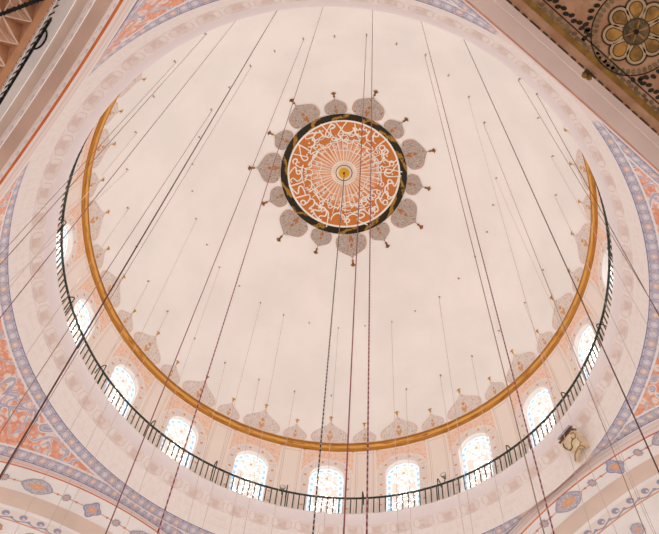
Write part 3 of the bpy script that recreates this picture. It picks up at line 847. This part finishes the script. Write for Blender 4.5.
# twisted black cord in front of the folded soffit
zc_ = H(2.37); Pa, Pb = on_plane(-16, 20.5, zc_), on_plane(62, -9, zc_)
mb = MB(); N = 60; d = (Pb-Pa); sid = d.normalized().cross(Vector((0, 0, 1)))
for ph in (0, math.pi):
    mb.tube([Pa + d*(i/N) + sid*.032*math.sin(i*1.1+ph) + Vector((0, 0, .032*math.cos(i*1.1+ph))) for i in range(N+1)], .036, 5)
root = mb.build('twisted_cord', M_iron_dark); tag(root, 'black twisted cord stretched across the brown folded soffit', 'cord')
for i in range(14):
    p = Pa + d*((i+.5)/14); mb = MB(); mb.tube([p-d.normalized()*.05, p, p+d.normalized()*.05], [.03, .085, .03], 7); mb.build('knot', M_iron_dark, root)

# ================================================================== DARK PAINTED CEILING BESIDE THE PINK ARCH
zv = H(2.45)
Va, Vb = on_plane(504.5, -1, zv), on_plane(654.5, 132, zv)
sd2 = (Vb-Va).normalized(); wd2 = Vector((-sd2.y, sd2.x, 0))
if wd2.dot(Vector((Va.x, Va.y, 0))) < 0: wd2 = -wd2
Lv = (Vb-Va).length
V_ = lambda s, w, z=0.: Va + sd2*s + wd2*w + Vector((0, 0, z))
vault = empty('ceiling_vault', V_(Lv/2, 0)); tag(vault, 'dark brown painted ceiling with a gilt petalled rosette and vine borders', 'ceiling', kind='structure')
m = Mat('brown_painted_ceiling', .85); n = m.noise(m.obj(), 1.2, 4, .6); n2 = m.noise(m.obj(), 7., 2)
m.color(m.mix(m.mix('#976c50', '#a98063', n.step(.35, .65)), '#7d563c', n2.step(.6, .75)*.5)); M_vault = m.m
mb = MB(); mb.box(V_(Lv/2, 3.6, .15), (sd2, wd2, Vector((0, 0, 1))), (Lv/2+4.6, 3.6, .15)); mb.build('ceiling_panel', M_vault, vault, smooth=False)
M_vgold = plain('dull_gold_band', '#7f5a26', .6, .1, .15, 3); M_leafd = plain('dark_leaf_paint', '#2b2219', .8, 0, .2); M_leaf = plain('olive_leaf_paint', '#6e5a41', .8, 0, .25, 3)
M_petal = plain('gilt_petal', '#926731', .6, .1, .25, 3); M_petalpale = plain('petal_pale_edge', '#a58768', .8); M_petaldark = plain('petal_dark_outline', '#3d3020', .8, 0, .1)
def fv(s0, s1, w0, w1, z): return [V_(s0, w0, z), V_(s1, w0, z), V_(s1, w1, z), V_(s0, w1, z)]
mb = MB(); mb.add(fv(-4.6, Lv+4.6, .29, .45, -.012), [(0, 1, 2, 3)]); mb.build('gold_band', M_vgold, vault)
mb = MB()                                       # dotted dark moulding at the lip
for i in range(-45, int((Lv+4.5)*10)):
    if (i*7) % 11 < 8: mb.box(V_(i*.1, .03, -.02), (sd2, wd2, Vector((0, 0, 1))), (.045, .025, .02))
mb.build('edge_beading', M_petaldark, vault, smooth=False)
PXM = 2.45*S/F*1.06                             # metres per pixel on that ceiling
rc = on_plane(636, 31.5, zv); rs, rw_ = (rc-Va).dot(sd2), (rc-Va).dot(wd2)
vine = MB()
def blob(s, w, a, b_, rot, mi, z, n=8):
    vs = []
    for i in range(n):
        t = 2*math.pi*i/n; x, y = a*math.cos(t), b_*math.sin(t); vs.append(V_(s+x*math.cos(rot)-y*math.sin(rot), w+x*math.sin(rot)+y*math.cos(rot), z))
    vine.add(vs, [tuple(range(n))], mi)
def stem(pts, wdt, z=-.014):
    vs = []
    for i, (s, w) in enumerate(pts):
        a_, c_ = pts[max(i-1, 0)], pts[min(i+1, len(pts)-1)]; dx, dy = c_[0]-a_[0], c_[1]-a_[1]; l = math.hypot(dx, dy)
        for q in (-1, 1): vs.append(V_(s-dy/l*wdt*q, w+dx/l*wdt*q, z))
    vine.add(vs, [(2*i, 2*i+1, 2*i+3, 2*i+2) for i in range(len(pts)-1)], 0)
rng = random.Random(5)
wv = .66
stem([(-4.4+(Lv+8.8)*i/70, wv) for i in range(71)], .018)
RC = 40.5*PXM
for i in range(-27, int((Lv+4.2)/.155)):
    s = i*.155
    near = math.hypot(s-rs, wv+.15-rw_) < RC*1.0
    blob(s+rng.uniform(-.02, .02), wv-.11-.05*(i % 2), .085, .062, rng.uniform(-.6, .6), 1, -.013)
    if not near: blob(s+.05, wv+.13+.07*(i % 2), .095, .062, .8+rng.uniform(-.4, .4), 0, -.013)
    if i % 3 == 0: blob(s+.03, wv-.2, .03, .03, 0, 2, -.012)
stem([(rs+RC*math.cos(2*math.pi*i/64), rw_+RC*math.sin(2*math.pi*i/64)) for i in range(65)], .018)
for i in range(46):
    t = 2*math.pi*i/46
    blob(rs+(RC-.11)*math.cos(t), rw_+(RC-.11)*math.sin(t), .085, .06, t, 1, -.013)
    if math.sin(t) > -.75: blob(rs+(RC+.12+.06*(i % 2))*math.cos(t), rw_+(RC+.12+.06*(i % 2))*math.sin(t), .095, .062, t+.6, 0, -.013)
for s_ in (-1, 1): blob(rs+s_*.06-.1, wv-.02+s_*.08, .07, .07, 0, 2, -.016); blob(rs+s_*.06-.1, wv-.02+s_*.08, .045, .045, 0, 3, -.018)
vine.build('painted_vine', [M_leafd, M_leaf, M_vgold, M_vault], vault)
ros = MB()
def petal(t, r0_, r1_, hw, mi, z):
    vs = [V_(rs+r0_*math.cos(t), rw_+r0_*math.sin(t), z)]
    N = 14
    for i in range(N+1):
        q = -math.pi*.62+2*math.pi*.62*i/N; cr = r1_-hw; x, y = cr+hw*math.cos(q), hw*math.sin(q)
        vs.append(V_(rs+x*math.cos(t)-y*math.sin(t), rw_+x*math.sin(t)+y*math.cos(t), z))
    ros.add(vs, [tuple(range(len(vs)))], mi)
def disc(r, mi, z):
    ros.add([V_(rs+r*math.cos(2*math.pi*i/32), rw_+r*math.sin(2*math.pi*i/32), z) for i in range(32)], [tuple(range(32))], mi)
# direction of the first petal: straight up in the photo
p_up = on_plane(636, 5, zv); t0_ = math.atan2((p_up-rc).dot(wd2), (p_up-rc).dot(sd2))
for i in range(8):
    t = t0_+i*math.pi/4
    for (ra, rb_, hw, mi, z) in ((3, 31.5, 10.6, 0, -.015), (5, 29.9, 8.9, 1, -.018), (9, 27.6, 6.4, 0, -.021), (10, 26.7, 5.5, 2, -.024)):
        petal(t, ra*PXM, rb_*PXM, hw*PXM, mi, z)
disc(12.5*PXM, 0, -.030); disc(11.3*PXM, 3, -.033)
for i in range(6):
    t = i*math.pi/3; ros.add([V_(rs+q*PXM*math.cos(t+e), rw_+q*PXM*math.sin(t+e), -.036) for q, e in ((2, -.3), (10.5, -.05), (10.5, .05), (2, .3))], [(0, 1, 2, 3)], 2)
disc(2.6*PXM, 0, -.040)
ros.build('painted_rosette', [M_petaldark, M_petalpale, M_petal, plain('rosette_heart', '#5d4a31', .8, 0, .3, 6)], vault)
mb = MB()
mb.tube([V_(rs, rw_, -.02), V_(rs, rw_, -.16)], .05, 8); mb.build('ceiling_hook', M_iron_dark, vault)
# small gilded pendant at the lip of that ceiling
pp = on_plane(587.5, 73.5, zv); s_, w_ = (pp-Va).dot(sd2), (pp-Va).dot(wd2)
root = empty('carved_pendant', V_(s_, w_, -.02)); tag(root, 'small gilded pendant knob under the edge of the dark ceiling', 'pendant')
mb = MB(); mb.box(V_(s_, w_, -.07), (sd2, wd2, Vector((0, 0, 1))), (.13, .09, .06)); mb.build('block', M_petaldark, root, smooth=False)
for ds, dw in ((-.07, -.09), (.07, -.05)):
    mb = MB(); c_ = V_(s_+ds, w_+dw, -.1); mb.tube([c_+Vector((0, 0, z)) for z in (.03, -.03, -.09, -.15, -.2)], [.05, .085, .06, .065, .01], 10); mb.build('drop', M_vgold, root)

# ================================================================== CABLES AND HOOKS
def bead_mat(name, a, b_, per, duty=.55):
    m = Mat(name, .6); z = m.objz(); return m.color(m.mix(a, b_, ((z/per).fract()).gt(duty))).m
K = {'red': bead_mat('beaded_red_cable', '#7a2c38', '#ae8082', .10, .6), 'dark': plain('dark_brown_cable', '#5c3633', .6, 0, .1),
     'grey': bead_mat('beaded_black_cable', '#33302f', '#a99e97', .24, .66), 'brown': plain('brown_cable', '#98735f', .6, 0, .1), 'maroon': plain('maroon_cable', '#8a474c', .6, 0, .1),
     'faint': plain('pale_wire', '#cbb4a6', .6, 0, .05)}
M_hook = plain('bronze_hook', '#ad9270', .5, .3, .2, 8)
def hook_mesh(mb, P):
    n_ = (P - Vector((0, 0, ZC))).normalized()
    q = P + n_*(RS-.0-(P-Vector((0, 0, ZC))).length)
    mb.tube([q, q - n_*.04], [.042, .034], 8)
    a = n_.orthogonal().normalized(); c_ = q - n_*.08
    mb.tube([c_ + a*0.04*math.cos(2*math.pi*i/10) + n_*.045*math.sin(2*math.pi*i/10) for i in range(11)], .014, 5)
def cable(top, bot, kind, rad, lab, hook=True, zend=4.6, rtop=.968):
    if hook: T = on_dome(*top, RS-(.5 if 'gold boss of' in lab else .12))
    else:
        D = ray(*top); dh = Vector((D.x, D.y)); o = Vector((CAM.x, CAM.y)); a_ = dh.dot(dh); b_ = 2*o.dot(dh); c_ = o.dot(o)-(rtop*S)**2
        disc_ = b_*b_-4*a_*c_
        t = (-b_-math.sqrt(disc_))/(2*a_) if disc_ > 0 else -b_/(2*a_)
        T = CAM + D*t
    D = ray(*bot); dh = Vector((D.x, D.y)); t = (Vector((T.x, T.y))-Vector((CAM.x, CAM.y))).dot(dh)/dh.dot(dh)
    Bp = CAM + D*t
    dr = (Bp-T)/(Bp.z-T.z)
    if not hook:                                # carry the cable up to the vault
        zt = ZLIP
        for _ in range(60):
            P = T + dr*(zt-T.z)
            if (P-Vector((0, 0, ZC))).length > RS-.12: break
            zt += .2
        T = P
    E_ = T + dr*(zend-T.z)
    root = empty('hanging_cable', T); rad = rad*.86*(Bp-CAM).length/F/2        # rad: apparent thickness at the lower sighting
    mb = MB(); N = 12; mb.tube([T.lerp(E_, i/N) for i in range(N+1)], rad, 6); mb.build('wire', K[kind], root)
    if 'gold boss of' not in lab: mb = MB(); hook_mesh(mb, T); mb.build('hook', M_hook, root)
    tag(root, lab, 'cable', 'cables hanging from the dome'); return root
CABLES = [
 ((344.2, 175), (313, 533), 'grey', 2.00, 'black and white beaded cable hanging from the gold boss of the medallion', True),
 ((366.4, 36.4), (343.8, 533), 'maroon', 2.00, 'maroon cable crossing the medallion just right of its gold boss', True),
 ((372.6, 10), (366.8, 533), 'red', 2.30, 'thick red beaded cable dropping nearly straight through the right half of the medallion', False),
 ((323, 7), (165, 510), 'red', 2.00, 'dark red beaded cable brushing the left palmettes of the medallion', False),
 ((303.4, 40.1), (106, 533), 'maroon', 1.70, 'maroon cable next left of the beaded one that brushes the medallion palmettes', True),
 ((276.6, 11.3), (45, 401), 'dark', 2.30, 'thick dark cable slanting to the lower left corner of the photo', False),
 ((251, 67), (48, 401), 'brown', 0.80, 'thin wire close along the right of the thick dark lower left cable', True),
 ((212, 110.6), (90, 296), 'brown', 0.90, 'thin brown wire close along the left of the thick dark lower left cable', True),
 ((236.5, 20), (0, 318), 'maroon', 1.10, 'maroon wire starting at the upper gallery edge and passing left of the railing', False),
 ((205.9, 34.6), (0, 265), 'brown', 1.00, 'brown wire from the hook highest on the left, crossing the upper railing end', True),
 ((175.8, 62.7), (20, 233), 'brown', 0.70, 'thin brown wire from the hook nearest the upper left cornice', True),
 ((128.4, 169.9), (25, 267), 'faint', 0.50, 'faint wire from the hook beside the topmost full window on the left', True),
 ((137, 133), (104, 173), 'faint', 0.45, 'faint wire from the hook close to the upper left palmettes', True),
 ((129, 208.2), (111.6, 233), 'faint', 0.45, 'faint wire from the hook level with the medallion palmettes, near the left gold ring', True),
 ((196.8, 218.8), (144, 328), 'faint', 0.50, 'faint wire from the hook left of the medallion on the bare dome', True),
 ((149.4, 281), (135, 308), 'faint', 0.45, 'faint wire from the hook above the second left palmette pair', True),
 ((168.5, 311), (160, 328), 'faint', 0.45, 'faint wire hanging over the large palmette at lower left', True),
 ((220, 267), (189, 353), 'faint', 0.50, 'faint wire between the two red cables at left of the medallion', True),
 ((260.8, 302.4), (235, 402), 'faint', 0.50, 'faint wire from the hook right of the beaded lower left cable', True),
 ((283.9, 314.6), (268, 401), 'faint', 0.50, 'faint wire from the hook below the left medallion palmettes', True),
 ((225.7, 362), (216.5, 401), 'faint', 0.45, 'faint short wire above the small palmette at lower left', True),
 ((259.3, 378.9), (255, 401), 'faint', 0.45, 'faint wire just above the large palmette left of centre', True),
 ((294.7, 390.6), (293, 401), 'faint', 0.45, 'faint wire just above the small palmette left of the black beaded cable', True),
 ((338.3, 327.4), (333, 402), 'faint', 0.50, 'faint wire between the black beaded cable and the maroon one', True),
 ((391.4, 321.4), (394, 402), 'faint', 0.50, 'faint wire next right of the thick red beaded cable', True),
 ((438.8, 296.8), (452, 388), 'faint', 0.50, 'faint wire from the lone hook at lower right of the medallion', True),
 ((406, 388.4), (406.5, 402), 'faint', 0.45, 'faint wire just above the large palmette right of the thick red cable', True),
 ((440, 374.8), (444, 401), 'faint', 0.45, 'faint wire above the small palmette at lower right', True),
 ((471.2, 355.5), (480, 401), 'faint', 0.45, 'faint wire above the gap between palmettes at lower right', True),
 ((425, 56.2), (544, 533), 'brown', 1.50, 'brown cable running close beside the dark red one at right', True),
 ((421.5, 22), (554, 534), 'red', 1.90, 'dark red beaded cable at right of the medallion, ending below the corbel', False),
 ((463, 37.6), (627, 401), 'dark', 1.70, 'dark cable crossing the right railing and the lower right arch', False),
 ((468.2, 97.8), (535, 333), 'faint', 0.60, 'faint brown wire between the dark red and the dark right hand cables', True),
 ((483.5, 123.4), (645.7, 533), 'brown', 1.00, 'brown wire passing just right of the corbel', True),
 ((495.3, 178.6), (594, 400), 'faint', 0.60, 'pale wire close beside the brown wire that passes the corbel', True),
 ((518.3, 80.3), (630.7, 267), 'brown', 0.90, 'brown wire from the hook under the upper right cornice', True),
 ((534, 89), (659, 315.6), 'dark', 1.00, 'dark wire emerging from behind the upper right cornice edge', False),
 ((551.2, 156.8), (577, 202), 'faint', 0.50, 'faint wire from the hook above the upper right palmette', True),
 ((554.4, 195.4), (571.7, 232), 'faint', 0.50, 'faint wire from the hook left of the right hand palmettes', True),
 ((523.6, 302.4), (535, 330.7), 'faint', 0.45, 'faint wire over the small palmette at right of the dark red cable', True),
 ((541.7, 269.8), (572, 340), 'faint', 0.50, 'pale wire from the hook inside the right gold ring', True),
]
for top, bot, kind, rad, lab, hk in CABLES: cable(top, bot, kind, rad, lab, hk)
HOOKS = [(153, 95.8), (229, 87), (274.4, 50.2), (334.5, 35.6), (396.7, 43.1), (448.9, 74.7), (539, 117.4), (136, 246.4), (192, 163.8), (192, 191), (206.6, 244.6), (199, 136.8), (239.2, 286),
         (309.2, 322.9), (365.1, 325.9), (415.3, 311.1), (458.9, 278.5), (493.7, 204.7), (487.5, 231.8), (475.5, 256.5), (499.5, 331), (331.3, 395.9), (194.3, 338.7)]
HL = ['beside the upper left gold ring end', 'left of the thick dark cable, high on the left', 'between two cables above the upper left of the medallion', 'straight above the medallion, left of the maroon cable', 'right of the thick red cable, above the medallion',
      'right of the dark red cable at upper right', 'on the brown wire under the upper right cornice', 'facing the left hand palmettes, below the medallion level', 'left of the medallion, on the thin brown wire', 'left of the medallion on bare plaster, upper of two', 'left of the medallion on bare plaster, lower of two',
      'touching the thick dark cable left of the medallion', 'just right of the beaded lower left cable', 'below the medallion, left of the black beaded cable', 'below the medallion, between maroon and thick red cables', 'below the medallion, first right of the thick red cable',
      'at lower right, second right of the thick red cable', 'right of the dark red cable, level with the lower medallion palmettes', 'right of the dark red cable, just under its neighbour', 'between the brown and dark red cables at right', 'beside the dark red cable near the gold ring', 'above the large palmette beside the black beaded cable', 'above the lower left palmettes, on the faint wire']
for (x, y), l in zip(HOOKS, HL):
    mb = MB(); hook_mesh(mb, on_dome(x, y, RS)); tag(mb.build('ceiling_hook', M_hook), 'small hook ' + l, 'hook', 'bare hooks on the dome')
# ================================================================== ADDED FILL LIGHT BEHIND THE RAILING (unseen strip that brightens the dome)
m = Mat('added_fill_glow', .5); m.color('#fff6ec'); m.b.inputs['Emission Color'].default_value = (1, .975, .955, 1); m.b.inputs['Emission Strength'].default_value = FILL_E
cove = empty('added_fill_ring', (0, 0, ZLIP)); tag(cove, 'added unseen glowing ring behind the railing feet that brightens the dome', 'added light')
zf = H(2.9965)
cp = [(1.0165, zf+.03), (1.0178, zf+.15)]
mb = MB(); mb.grid(lambda u, v: polw(cp[round(v)][0]*S, 360*u, cp[round(v)][1]), 180, 1); mb.build('tube', m.m, cove)
ct = [(1.0162, zf+.03), (1.0162, zf+.005), (1.025, zf+.005), (1.025, zf+.16), (1.0178, zf+.16), (1.0178, zf+.15)]
mb = MB(); mb.grid(lambda u, v: polw(ct[round(v*5)][0]*S, 360*u, ct[round(v*5)][1]), 180, 5); mb.build('fill_housing', M_white, cove)

# ================================================================== FLOOR AND LIGHT
mb = MB(); mb.grid(lambda u, v: pol(28*v, 360*u, 0), 64, 4)
fl = mb.build('floor', plain('rose_carpet', '#d8c6bc', .95, 0, .06, .8)); tag(fl, 'rose coloured prayer hall carpet', 'floor', kind='structure')
w = bpy.data.worlds.new('world'); bpy.context.scene.world = w; w.use_nodes = True
bg = w.node_tree.nodes['Background']; bg.inputs[0].default_value = (1, .975, .96, 1); bg.inputs[1].default_value = WORLD_E
sc = bpy.context.scene
sc.view_settings.view_transform = 'Standard'; sc.view_settings.look = 'None'; sc.view_settings.gamma = 1; sc.view_settings.exposure = EXPO
sc.cycles.use_denoising = True
